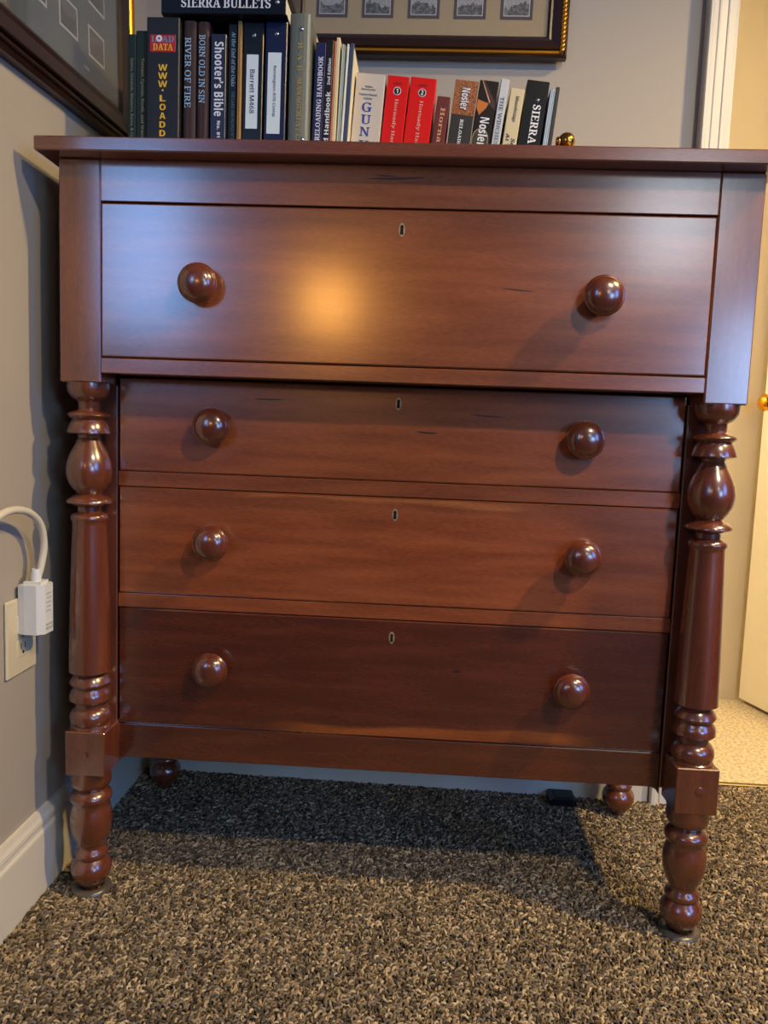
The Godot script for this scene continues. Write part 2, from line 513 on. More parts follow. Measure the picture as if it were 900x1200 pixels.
# ---------------------------------------------------------------- the chest of drawers
func arr2(flat: Array, y0 := 0.0) -> Array:
	var out := []
	for i in range(0, flat.size(), 2): out.append(Vector2(flat[i + 1], flat[i] - y0))
	return out

func column_profile() -> Array:
	return [0.8690, 0.0, 0.8690, 0.0337, 0.8613, 0.0337, 0.8553, 0.0329, 0.8481, 0.0288, 0.8433, 0.0239, 0.8405, 0.0185, 0.8385, 0.0169, 0.8273, 0.0165, 0.8241, 0.0239, 0.8201, 0.0322, 0.8173, 0.0334, 0.8144, 0.0314, 0.812, 0.0273, 0.81, 0.0258, 0.8064, 0.0289, 0.7991, 0.0314, 0.7919, 0.0339, 0.7887, 0.0339, 0.7866, 0.0248, 0.785, 0.0186, 0.781, 0.017, 0.7749, 0.0199, 0.7648, 0.0249, 0.7546, 0.0302, 0.7424, 0.0345, 0.7302, 0.0362, 0.72, 0.0356, 0.7098, 0.0329, 0.7008, 0.0283, 0.6934, 0.0225, 0.6893, 0.0188, 0.6876, 0.0242, 0.6831, 0.0309, 0.6786, 0.0355, 0.6757, 0.0359, 0.6724, 0.0318, 0.6704, 0.0217, 0.6679, 0.0188, 0.6605, 0.0188, 0.6572, 0.0259, 0.6535, 0.0293, 0.6497, 0.0301, 0.646, 0.0289, 0.644, 0.0272, 0.639, 0.0270, 0.60, 0.0286, 0.52, 0.0312, 0.45, 0.0332, 0.3945, 0.0343, 0.3915, 0.0343, 0.3906, 0.0326, 0.3894, 0.0235, 0.3868, 0.0235, 0.3829, 0.0273, 0.3772, 0.0311, 0.3715, 0.0334, 0.3669, 0.0311, 0.3638, 0.0281, 0.3615, 0.0281, 0.3561, 0.0319, 0.3504, 0.0334, 0.3427, 0.0338, 0.3388, 0.0304, 0.3365, 0.0243, 0.3284, 0.0244, 0.3254, 0.0282, 0.3196, 0.0324, 0.3138, 0.0339, 0.3068, 0.0335, 0.3022, 0.032, 0.3006, 0.0305, 0.2983, 0.0305, 0.2964, 0.0328, 0.290, 0.0332]

func foot_profile() -> Array:
	return [0.2200, 0.0336, 0.2014, 0.0336, 0.1967, 0.0334, 0.1908, 0.0312, 0.1864, 0.0254, 0.1837, 0.0239, 0.1797, 0.0285, 0.175, 0.0331, 0.1699, 0.0345, 0.1651, 0.0338, 0.1612, 0.0309, 0.1572, 0.0297, 0.1493, 0.0317, 0.1394, 0.034, 0.1294, 0.0348, 0.1175, 0.0342, 0.1055, 0.0320, 0.0935, 0.0279, 0.0847, 0.0229, 0.0807, 0.0213, 0.0767, 0.0225, 0.0727, 0.0264, 0.0679, 0.028, 0.063, 0.0268, 0.0598, 0.0249, 0.0554, 0.028, 0.0494, 0.0319, 0.0413, 0.0339, 0.0332, 0.0333, 0.0231, 0.0292, 0.015, 0.0236, 0.009, 0.0185, 0.0057, 0.0156, 0.0029, 0.0144, -0.001, 0.0141, -0.001, 0.0]

func tripled(c: Color) -> Color:
	var l := c.srgb_to_linear()
	return Color(l.r * 3.0, l.g * 3.0, l.b * 3.0).linear_to_srgb()

func streaked(lo: Vector3, hi: Vector3, streaks: Array, bev: float) -> Shape:
	# a drawer front whose board shows paler sapwood streaks: [y, half height, x from, x to, colour]
	var s := Shape.new()
	s.tint = Color(1, 1, 1) / 3.0
	s.box(lo, Vector3(hi.x, hi.y, hi.z - 0.0015), bev * 0.5)
	var nx := 60
	var ny := 50
	var nn := Vector3(0, 0, 1)
	var col := func(x: float, y: float) -> Color:
		var c := Color(1, 1, 1)
		for k in streaks:
			var yy: float = y - k[0] - 0.004 * sin(x * 9.0 + k[0] * 40.0) - 0.002 * sin(x * 31.0)
			var w := (1.0 - smoothstep(k[1] * 0.55, k[1], absf(yy))) * smoothstep(k[2] - 0.06, k[2] + 0.06, x) * (1.0 - smoothstep(k[3] - 0.06, k[3] + 0.06, x))
			c = c.lerp(k[4], w)
		return Color(c.r / 3.0, c.g / 3.0, c.b / 3.0)
	for i in nx:
		for j in ny:
			var x0 := lerpf(lo.x + bev, hi.x - bev, float(i) / nx); var x1 := lerpf(lo.x + bev, hi.x - bev, float(i + 1) / nx)
			var y0 := lerpf(lo.y + bev, hi.y - bev, float(j) / ny); var y1 := lerpf(lo.y + bev, hi.y - bev, float(j + 1) / ny)
			var at := s.c.size()
			s.quad(Vector3(x0, y0, hi.z), Vector3(x1, y0, hi.z), Vector3(x1, y1, hi.z), Vector3(x0, y1, hi.z), nn)
			for k in range(at, s.c.size()):
				s.c[k] = col.call(s.v[k].x, s.v[k].y)
	# the eased edge round the face
	var a := [Vector3(lo.x, lo.y, hi.z - bev), Vector3(hi.x, lo.y, hi.z - bev), Vector3(hi.x, hi.y, hi.z - bev), Vector3(lo.x, hi.y, hi.z - bev)]
	var b := [Vector3(lo.x + bev, lo.y + bev, hi.z), Vector3(hi.x - bev, lo.y + bev, hi.z), Vector3(hi.x - bev, hi.y - bev, hi.z), Vector3(lo.x + bev, hi.y - bev, hi.z)]
	var ns := [Vector3(0, -1, 1), Vector3(1, 0, 1), Vector3(0, 1, 1), Vector3(-1, 0, 1)]
	for i in 4: s.quad(a[i], a[(i + 1) % 4], b[(i + 1) % 4], b[i], ns[i].normalized())
	return s

func build_chest() -> void:
	var tone := Color(0.60, 0.335, 0.195)
	var red := Color(0.67, 0.36, 0.19)
	var top_m := wood(Color(0.50, 0.275, 0.185), 0, 0.24, 1.0, 0.13)
	var rail_m := wood(tone, 0, 0.25, 1.0, 0.41)
	var stile_m := wood(Color(0.56, 0.32, 0.21), 1, 0.25, 1.0, 0.27)
	var turned_m := wood(Color(0.475, 0.24, 0.135), 1, 0.26, 1.0, 0.61)
	var low_m := wood(red, 0, 0.25, 1.0, 0.77)
	var deep := Color(0.41, 0.19, 0.105)
	var deep_m := wood(deep, 0, 0.25, 1.0, 0.93)
	var post_m := wood(Color(0.46, 0.23, 0.135), 1, 0.38, 1.0, 0.05)
	var knob_m := wood(Color(0.46, 0.225, 0.14), 1, 0.25, 1.0, 0.33)
	var dark := plain(Color(0.10, 0.06, 0.045), 0.9)
	var c := thing("chest_of_drawers", "tall reddish-brown wooden chest of four drawers with turned front columns and round wooden knobs", "chest")
	var bz := -0.455
	put("top_board", B(Vector3(-0.5545, TOP_Y - 0.0205, bz - 0.01), Vector3(0.5545, TOP_Y, 0.035), 0.0018), top_m, c)
	# upper case
	for s in [-1.0, 1.0]:
		put("stile", B(Vector3(minf(s * 0.4672, s * 0.5328), 0.8686, LOW_Z), Vector3(maxf(s * 0.4672, s * 0.5328), TOP_Y - 0.0205, 0.0), 0.0022), stile_m, c)
		put("post", B(Vector3(minf(s * 0.4665, s * 0.5300), 0.2275, -0.13), Vector3(maxf(s * 0.4665, s * 0.5300), 0.8690, LOW_Z), 0.0015), post_m, c)
		put("side_panel", B(Vector3(minf(s * 0.500, s * 0.5300), 0.2275, bz), Vector3(maxf(s * 0.500, s * 0.5300), TOP_Y - 0.0205, -0.129), 0.001), stile_m, c)
	put("frieze_rail", B(Vector3(-0.4670, 1.1458, -0.03), Vector3(0.4670, TOP_Y - 0.0205, -0.0012), 0.001), rail_m, c)
	put("upper_rail", B(Vector3(-0.4670, 0.8843, LOW_Z), Vector3(0.4670, 0.9080, -0.0005), 0.0012), rail_m, c)
	put("back_panel", B(Vector3(-0.5, 0.235, bz), Vector3(0.5, TOP_Y - 0.0205, bz + 0.012)), dark, c)
	put("case_bottom", B(Vector3(-0.5, 0.235, bz + 0.012), Vector3(0.5, 0.25, -0.13)), dark, c)
	put("dust_panel", B(Vector3(-0.466, 0.2883, -0.20), Vector3(0.466, 1.20, -0.125)), dark, c)
	put("dust_panel", B(Vector3(-0.466, 0.886, -0.124), Vector3(0.466, 1.20, -0.062)), dark, c)
	# lower rails
	for r in [[0.7018, 0.7268], [0.4944, 0.5186]]:
		put("drawer_rail", B(Vector3(-0.4655, r[0], -0.12), Vector3(0.4655, r[1], LOW_Z - 0.0015), 0.001), low_m, c)
	put("bottom_rail", B(Vector3(-0.4655, 0.2275, -0.12), Vector3(0.4655, 0.2876, LOW_Z - 0.001), 0.0015), deep_m, c)
	# small curved brackets where the bottom rail meets the corner blocks
	for s in [-1.0, 1.0]:
		var bo := [Vector2(s * 0.467, 0.2285)]
		for k in 7:
			var a := PI / 2.0 * k / 6.0
			bo.append(Vector2(s * (0.447 + 0.020 * sin(a)), 0.2285 - 0.013 * (1.0 - cos(a))))
		put("bracket", Shape.new().prism(bo, -0.09, LOW_Z - 0.001), post_m, c)
	# drawers
	var low_d := wood(tripled(red), 0, 0.25, 1.0, 0.77)
	var deep_d := wood(tripled(deep), 0, 0.25, 1.0, 0.93)
	var drawer_m := wood(tripled(tone), 0, 0.24, 1.0, 0.19)
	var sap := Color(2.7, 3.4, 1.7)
	var rows := [
		[0.9097, 1.1430, 0.0, 0.4660, [[1.035, 0.05, -0.25, 0.3, Color(1.08, 1.06, 1.0)]], [-0.3084, 1.0228, 0.3031, 1.0212], [-0.0014, 1.1139], low_d, 0.0],
		[0.7280, 0.8820, LOW_Z, 0.4635, [[0.76, 0.05, -0.3, 0.4, Color(1.12, 1.1, 1.0)]], [-0.3030, 0.8062, 0.3032, 0.8069], [0.0014, 0.8551], low_d, 0.0],
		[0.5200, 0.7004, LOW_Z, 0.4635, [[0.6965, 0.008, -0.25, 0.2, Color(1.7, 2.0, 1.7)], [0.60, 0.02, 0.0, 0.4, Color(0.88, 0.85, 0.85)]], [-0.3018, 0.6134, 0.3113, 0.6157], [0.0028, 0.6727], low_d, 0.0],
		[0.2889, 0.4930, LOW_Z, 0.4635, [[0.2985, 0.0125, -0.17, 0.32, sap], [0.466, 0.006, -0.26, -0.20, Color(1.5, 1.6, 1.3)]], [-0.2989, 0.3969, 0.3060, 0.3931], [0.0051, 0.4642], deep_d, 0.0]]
	var kp := []
	for p in [[0.015, 0.0], [0.0165, 0.003], [0.0155, 0.006], [0.0135, 0.009], [0.0135, 0.012], [0.0185, 0.014], [0.0265, 0.0165], [0.0295, 0.019], [0.0305, 0.022], [0.0298, 0.0245], [0.0285, 0.0255], [0.0280, 0.0265], [0.0275, 0.0280], [0.0262, 0.0310], [0.0235, 0.0345], [0.0195, 0.0375], [0.0145, 0.0398], [0.009, 0.0412], [0.004, 0.0418], [0.0, 0.042]]: kp.append(Vector2(p[0], p[1]))
	var out := Basis(Vector3(1, 0, 0), Vector3(0, 0, 1), Vector3(0, -1, 0))
	var knob_mesh := Shape.new().lathe(kp, 40, Transform3D(out, Vector3.ZERO)).mesh()
	for i in 4:
		var r = rows[i]
		var z: float = r[2]
		var d := put("drawer", streaked(Vector3(-r[3], r[0], z - 0.055), Vector3(r[3], r[1], z), r[4], 0.0022), drawer_m if i == 0 else r[7], c)
		for k in [0, 2]:
			var kb := put("knob", knob_mesh, knob_m, d, Vector3(r[5][k], r[5][k + 1], z - 0.001))
			kb.rotation.z = 0.7 * i + 0.9 * k
		# brass-rimmed keyhole
		var kx: float = r[6][0]
		var ky: float = r[6][1]
		var rim := []
		for a in 20:
			var t := TAU * a / 20.0
			rim.append(Vector2(kx + 0.0048 * cos(t), ky + 0.0098 * sin(t) - (0.001 if sin(t) < 0 else 0.0)))
		var es := put("keyhole_escutcheon", Shape.new().prism(rim, z - 0.001, z + 0.0006), plain(Color(0.66, 0.57, 0.42), 0.4, 0.2), d)
		var hole := []
		for a in 12:
			var t := -0.7 + (PI + 1.4) * a / 11.0
			hole.append(Vector2(kx + 0.0026 * cos(t), ky + 0.0036 + 0.0028 * sin(t)))
		hole.append(Vector2(kx - 0.0026, ky - 0.0075))
		hole.append(Vector2(kx + 0.0026, ky - 0.0075))
		put("keyhole", Shape.new().prism(hole, z, z + 0.0009), plain(Color(0.01, 0.01, 0.01), 0.9), d)
	# old checks and scratches in the boards
	for q in [[-0.012, 1.1885, 0.085, -0.0012, 0.03, 0.0028], [-0.03, 1.192, 0.03, -0.0012, -0.05, 0.002], [0.178, 1.0295, 0.046, 0.0, -0.08, 0.0016], [0.050, 0.8095, 0.036, LOW_Z, -0.04, 0.0030], [0.146, 0.840, 0.055, LOW_Z, -0.05, 0.0022], [-0.212, 0.8545, 0.05, LOW_Z, 0.0, 0.0020], [-0.29, 0.63, 0.02, LOW_Z, 0.2, 0.0018], [0.117, 0.411, 0.012, LOW_Z, 0.1, 0.005]]:
		var ck := []
		for a in 14:
			var t := TAU * a / 14.0
			ck.append(Vector2(0.5 * q[2] * cos(t) * (1.0 if absf(cos(t)) > 0.9 else 0.9), 0.5 * q[5] * sin(t) * (1.0 + 0.35 * sin(3.0 * t))))
		put("grain_check", Shape.new().prism(ck, q[3] - 0.001, q[3] + 0.0003, Transform3D(Basis(Vector3(0, 0, 1), q[4]), Vector3(q[0], q[1], 0))), plain(Color(0.17, 0.075, 0.05), 0.5), c)
	# turned front columns: column > corner block, foot
	var cp := arr2(column_profile(), 0.8690)
	var fp := arr2(foot_profile(), 0.8690)
	var col_mesh := Shape.new().lathe(cp, 56).mesh()
	var foot_mesh := Shape.new().lathe(fp, 56).mesh()
	for s in [-1.0, 1.0]:
		var col := put("turned_column", col_mesh, turned_m, c, Vector3(s * 0.5, 0.8690, -0.0328))
		col.rotation.x = -0.0085 if s > 0 else 0.007
		col.rotation.z = 0.004 if s > 0 else 0.0
		var bs := 0.004 if s < 0 else 0.0
		put("corner_block", B(Vector3(-0.0335 + bs, 0.2185 - 0.869, -0.034), Vector3(0.0335 + bs, 0.2945 - 0.869, 0.034), 0.0015), turned_m, col)
		var plug := []
		for k in [[0.0, 0.0352], [0.006, 0.0350], [0.0076, 0.0345], [0.008, 0.033]]: plug.append(Vector2(k[0], k[1]))
		plug.reverse()
		put("screw_plug", Shape.new().lathe(plug, 18, Transform3D(Basis(Vector3(1, 0, 0), Vector3(0, 0, 1), Vector3(0, -1, 0)), Vector3(0.004, 0.257 - 0.869, 0))), turned_m, col)
		put("turned_foot", foot_mesh, turned_m, col)
	# back legs
	for s in [-1.0, 1.0]:
		var leg := put("back_leg", B(Vector3(s * 0.5 - 0.03, 0.2, bz), Vector3(s * 0.5 + 0.03, 0.26, bz + 0.06), 0.002), post_m, c)
		put("turned_foot", foot_mesh, turned_m, leg, Vector3(s * 0.5, 0.869, bz + 0.03))

# ---------------------------------------------------------------- pictures
func rope_edge(s: Shape, a: Vector3, b: Vector3, r: float, step: float) -> void:
	var n := int((b - a).length() / step)
	var d := (b - a).normalized()
	var ball := []
	for i in 5: ball.append(Vector2(sin(PI * i / 4.0), cos(PI * i / 4.0)))
	var side := d.cross(Vector3(0, 0, 1)).normalized()
	var tw := (d * 0.8 + side * 0.6).normalized()
	for i in n:
		var p := a + d * (i + 0.5) * step
		var o := tw.cross(Vector3(0, 0, 1)).normalized()
		s.lathe(ball, 6, Transform3D(Basis(o * r * 0.62, tw * r * 1.25, Vector3(0, 0, 1) * r), p), -1.0)

func framed(gilded: Array, called: String, label: String, x: Transform3D, w: float, h: float, rail: float, mat_c: Color, spots: Array, mount_c: Color, ps: Vector2, mw: float, border_c: Color, print_c: Color) -> Node3D:
	# local x/y: the picture's plane, origin at its lower left corner, z towards the room
	var t := thing(called, label, "picture")
	t.transform = x
	var wood_m := plain(Color(0.16, 0.075, 0.06), 0.35, 0.0, 0.6)
	var gilt := plain(Color(0.83, 0.58, 0.20), 0.32, 0.85)
	put("backing", B(Vector3(0.01, 0.01, 0.002), Vector3(w - 0.01, h - 0.01, 0.008)), plain(Color(0.3, 0.26, 0.2), 0.9), t)
	put("mat_board", B(Vector3(rail - 0.004, rail - 0.004, 0.008), Vector3(w - rail + 0.004, h - rail + 0.004, 0.0105)), plain(mat_c, 0.8), t)
	# mitred rails; profile across: outer lip, gilt rope, cove, dark face, inner bead
	var prof := [[0.0, 0.0], [0.0, 0.016], [0.10, 0.020], [0.16, 0.016], [0.34, 0.016], [0.40, 0.022], [0.62, 0.019], [0.80, 0.0165], [0.90, 0.018], [1.0, 0.014], [1.0, 0.004]]
	var cs := [Vector3(0, 0, 0), Vector3(w, 0, 0), Vector3(w, h, 0), Vector3(0, h, 0)]
	var ins := [Vector3(1, 1, 0), Vector3(-1, 1, 0), Vector3(-1, -1, 0), Vector3(1, -1, 0)]
	for k in 4:
		var s := Shape.new()
		var g := Shape.new()
		var k2 := (k + 1) % 4
		var inward: Vector3 = ((ins[k] + ins[k2]) / 2.0).normalized()
		for i in prof.size() - 1:
			var q0 = prof[i]
			var q1 = prof[i + 1]
			var nn: Vector3 = inward * -(q1[1] - q0[1]) + Vector3(0, 0, 1) * (q1[0] - q0[0]) * rail
			var z0 := Vector3(0, 0, q0[1])
			var z1 := Vector3(0, 0, q1[1])
			s.quad(cs[k] + ins[k] * q0[0] * rail + z0, cs[k2] + ins[k2] * q0[0] * rail + z0, cs[k2] + ins[k2] * q1[0] * rail + z1, cs[k] + ins[k] * q1[0] * rail + z1, nn.normalized())
		var rl := put("frame_rail", s, wood_m, t)
		var ra: Vector3 = cs[k] + ins[k] * rail * 0.24 + Vector3(0, 0, 0.0165)
		var rb: Vector3 = cs[k2] + ins[k2] * rail * 0.24 + Vector3(0, 0, 0.0165)
		if k in gilded and k % 2 == 1 and gilded.size() > 1:
			rope_edge(g, ra, rb, 0.0078, 0.0085)
			put("gilt_rope", g, gilt, rl)
		elif k in gilded:
			put("gilt_bead", g.tube([ra, rb], 0.0038 if gilded.size() > 1 else 0.0115, 12), gilt, rl)
		else:
			put("bead", g.tube([ra, rb], 0.0045, 12), wood_m, rl)
			put("bead", Shape.new().tube([cs[k] + ins[k] * rail * 0.40 + Vector3(0, 0, 0.0215), cs[k2] + ins[k2] * rail * 0.40 + Vector3(0, 0, 0.0215)], 0.0032, 10), wood_m, rl)
	for i in spots.size():
		var p: Vector2 = spots[i]
		var mt := put("photo_mount", B(Vector3(p.x - ps.x / 2 - mw, p.y - ps.y / 2 - mw, 0.0105), Vector3(p.x + ps.x / 2 + mw, p.y + ps.y / 2 + mw, 0.0112)), plain(mount_c, 0.7), t)
		put("photo_border", B(Vector3(p.x - ps.x / 2 - 0.0018, p.y - ps.y / 2 - 0.0018, 0.0112), Vector3(p.x + ps.x / 2 + 0.0018, p.y + ps.y / 2 + 0.0018, 0.0116)), plain(border_c, 0.6), mt)
		var pm := StandardMaterial3D.new()
		pm.albedo_texture = tex.prints[i % 5]
		pm.roughness = 0.4
		pm.albedo_color = print_c
		var s := Shape.new()
		s.quad_uv(Vector3(p.x - ps.x / 2, p.y - ps.y / 2, 0.0118), Vector3(p.x + ps.x / 2, p.y - ps.y / 2, 0.0118), Vector3(p.x + ps.x / 2, p.y + ps.y / 2, 0.0118), Vector3(p.x - ps.x / 2, p.y + ps.y / 2, 0.0118), Vector3(0, 0, 1))
		put("photo_print", s, pm, mt)
	var gl := StandardMaterial3D.new()
	gl.transparency = BaseMaterial3D.TRANSPARENCY_ALPHA
	gl.albedo_color = Color(1, 1, 1, 0.03); gl.roughness = 0.02
	put("glass", B(Vector3(rail - 0.003, rail - 0.003, 0.0125), Vector3(w - rail + 0.003, h - rail + 0.003, 0.0138)), gl, t)
	return t

func build_pictures() -> void:
	# on the wall behind
	var x := Transform3D(Basis(Vector3.UP, BACK_TURN) * Basis(Vector3(0, 0, 1), -0.012), Vector3(-0.283, 1.591, BACK_Z + 0.0055))
	var spots := []
	for i in 5:
		for j in 4: spots.append(Vector2(0.099 + 0.0955 * i, 0.1005 + 0.10 * j))
	var b := framed([0, 1, 2, 3], "framed_picture", "dark wood frame with gilt rope edge and tan photograph mat on the back wall", x, 0.588, 0.50, 0.042, Color(0.66, 0.57, 0.40), spots, Color(0.20, 0.11, 0.10), Vector2(0.050, 0.034), 0.008, Color(0.75, 0.74, 0.72), Color(1, 1, 1))
	# on the wall at the left, hanging a little crooked
	var rot := Basis(Vector3(0, 0, 1), 0.060)
	var xl := Transform3D(Basis(Vector3(0, 0, -1), Vector3(0, 1, 0), Vector3(1, 0, 0)) * rot, Vector3(WALL_X + 0.001, 1.317, 0.20))
	var sp := []
	for q in [[-0.130, 1.478], [-0.241, 1.481], [-0.241, 1.569], [-0.020, 1.475], [-0.130, 1.566], [-0.020, 1.565], [0.09, 1.468], [0.09, 1.56], [-0.241, 1.657], [-0.130, 1.654], [-0.02, 1.65], [0.09, 1.648]]:
		var l := rot.inverse() * Vector3(0.20 - q[0], q[1] - 1.317, 0)
		sp.append(Vector2(l.x, l.y))
	var p := framed([1], "framed_picture", "dark wood frame with grey-green mat of small photographs on the wall at the left", xl, 0.61, 0.52, 0.064, Color(0.24, 0.29, 0.30), sp, Color(0.70, 0.70, 0.68), Vector2(0.055, 0.039), 0.0062, Color(0.10, 0.10, 0.11), Color(0.46, 0.48, 0.52))
	words(p, "J. Ross", "Droid Serif", false, Vector3(0.405, 0.086, 0.0108), 0.022, 0.008, 0.0, plain(Color(0.75, 0.75, 0.72), 0.7), true, "signature")

# ---------------------------------------------------------------- outlet and plug
func build_outlet() -> void:
	var ivory := plain(Color(0.84, 0.79, 0.66), 0.35)
	var slot := plain(Color(0.05, 0.045, 0.04), 0.8)
	var o := thing("wall_outlet", "ivory double outlet plate on the wall below the white plug", "outlet", Vector3(WALL_X, 0.464, 0.030))
	put("plate", B(Vector3(0, -0.062, -0.045), Vector3(0.006, 0.062, 0.045), 0.0025), ivory, o)
	for y in [-0.020, 0.020]:
		var r := put("receptacle", B(Vector3(0.005, y - 0.014, -0.017), Vector3(0.0072, y + 0.014, 0.017), 0.002), ivory, o)
		for z in [-0.006, 0.006]: put("slot", B(Vector3(0.007, y - 0.001, z - 0.0009), Vector3(0.0075, y + 0.008, z + 0.0009)), slot, r)
		put("slot", B(Vector3(0.007, y - 0.009, -0.0022), Vector3(0.0075, y - 0.0045, 0.0022)), slot, r)
	put("screw", B(Vector3(0.006, -0.003, -0.003), Vector3(0.0075, 0.003, 0.003), 0.001), plain(Color(0.6, 0.57, 0.5), 0.4, 0.6), o)
	# the boxy safety plug and its cord
	var white := plain(Color(0.88, 0.88, 0.86), 0.32)
	var g := thing("power_plug", "white boxy safety plug with an arching cord in the outlet by the chest", "plug", Vector3(WALL_X + 0.0065, 0.512, 0.024))
	var body := []
	for p in [[-0.019, 0.0], [0.019, 0.0], [0.021, 0.010], [0.0205, 0.030], [0.012, 0.040], [-0.014, 0.040], [-0.0205, 0.034], [-0.021, 0.010]]: body.append(Vector2(p[0], p[1]))
	# outline across the wall (z) and out from it (x), pushed up
	var bx := Transform3D(Basis(Vector3(0, 0, 1), Vector3(1, 0, 0), Vector3(0, 1, 0)), Vector3.ZERO)
	var bm := put("body", Shape.new().prism(body, -0.043, 0.036, bx), white, g)
	var cap := []
	for p in [[-0.013, 0.006], [0.013, 0.006], [0.013, 0.033], [-0.013, 0.033]]: cap.append(Vector2(p[0], p[1]))
	put("shoulder", Shape.new().prism(cap, 0.036, 0.041, bx), white, bm)
	for y in [-0.028, -0.034]:
		put("button", B(Vector3(0.040, y - 0.0022, -0.011), Vector3(0.0415, y + 0.0022, -0.002), 0.0005), plain(Color(0.75, 0.73, 0.68), 0.5), g)
		put("button", B(Vector3(0.040, y - 0.0022, 0.001), Vector3(0.0415, y + 0.0022, 0.009), 0.0005), plain(Color(0.75, 0.73, 0.68), 0.5), g)
	for k in 5:
		put("embossed_line", B(Vector3(0.0398, 0.020 - 0.007 * k, -0.009 + 0.0008 * k), Vector3(0.0404, 0.0225 - 0.007 * k, 0.008 - 0.0025 * (k % 2))), plain(Color(0.74, 0.74, 0.72), 0.5), g)
	var cu := Curve3D.new()
	var pts := [Vector3(0.021, 0.038, 0.004), Vector3(0.025, 0.060, -0.004), Vector3(0.028, 0.095, -0.010), Vector3(0.029, 0.130, 0.002), Vector3(0.028, 0.152, 0.032), Vector3(0.026, 0.161, 0.072), Vector3(0.024, 0.157, 0.108), Vector3(0.022, 0.138, 0.150), Vector3(0.018, 0.09, 0.19), Vector3(0.014, 0.0, 0.215), Vector3(0.012, -0.15, 0.225), Vector3(0.02, -0.42, 0.23), Vector3(0.03, -0.503, 0.245), Vector3(0.06, -0.5035, 0.262)]
	for i in pts.size():
		var d: Vector3 = (pts[mini(i + 1, pts.size() - 1)] - pts[maxi(i - 1, 0)]) / 6.0
		cu.add_point(pts[i], -d, d)
	cu.bake_interval = 0.006
	put("cord", Shape.new().tube(Array(cu.get_baked_points()), 0.0058, 14), plain(Color(0.84, 0.81, 0.72), 0.4), g)
	put("strain_relief", Shape.new().lathe(arr2([0.034, 0.0085, 0.05, 0.0082, 0.060, 0.0062]), 16, Transform3D(Basis(), Vector3(0.021, 0, 0.003))), white, g)

# ---------------------------------------------------------------- small things on the floor and on the chest
func build_floor_things() -> void:
	var cupm := plain(Color(0.34, 0.31, 0.27), 0.3, 0.0, 0.6)
	var prof := arr2([0.000, 0.0, 0.000, 0.017, 0.0045, 0.0185, 0.007, 0.0225, 0.0072, 0.0265, 0.005, 0.0315, 0.0, 0.034, -0.003, 0.034])
	prof.reverse()
	var labels := ["dark round coaster under the left front foot of the chest", "dark round coaster under the right front foot of the chest"]
	var i := 0
	for p in [Vector3(-0.5, 0.001, -0.0388), Vector3(0.5035, 0.001, -0.0254)]:
		tag(put("furniture_coaster", Shape.new().lathe(prof, 40), cupm, self, p), labels[i], "coaster", "coasters under the chest's feet")
		i += 1
	# low black plastic box by the baseboard
	var k := thing("black_box", "small low black plastic box on the carpet by the back baseboard", "box", Vector3(0.388, 0.0, -0.462))
	var o := []
	for p in [[-0.031, 0.0], [0.026, 0.0], [0.030, 0.003], [0.026, 0.016], [-0.026, 0.017], [-0.031, 0.012]]: o.append(Vector2(p[0], p[1]))
	put("shell", Shape.new().prism(o, -0.028, 0.022), plain(Color(0.035, 0.035, 0.04), 0.4), k)
	put("lid", B(Vector3(-0.020, 0.0150, -0.022), Vector3(0.020, 0.0190, 0.016), 0.001), plain(Color(0.05, 0.05, 0.055), 0.5), k)
	# brass ball at the end of the books
	var b := thing("brass_ball", "small polished brass ball knob at the right end of the row of books", "knob", Vector3(0.278, TOP_Y, -0.25))
	var brass := plain(Color(0.75, 0.56, 0.24), 0.22, 1.0)
	put("stem", Shape.new().lathe(arr2([0.0, 0.0, 0.0, 0.022, 0.006, 0.020, 0.010, 0.008, 0.085, 0.007, 0.094, 0.010]), 24), brass, b)
	var ball := []
	for a in 13: ball.append(Vector2(0.0152 * sin(PI * a / 12.0), 0.109 + 0.0152 * cos(PI * a / 12.0)))
	put("ball", Shape.new().lathe(ball, 28), brass, b)
	put("collar", Shape.new().lathe(arr2([0.0, 0.0, 0.0, 0.008, 0.003, 0.009, 0.007, 0.0075, 0.007, 0.0]), 22, Transform3D(Basis(Vector3(0, 0, 1), PI / 2), Vector3(-0.0115, 0.108, 0.0))), brass, b)

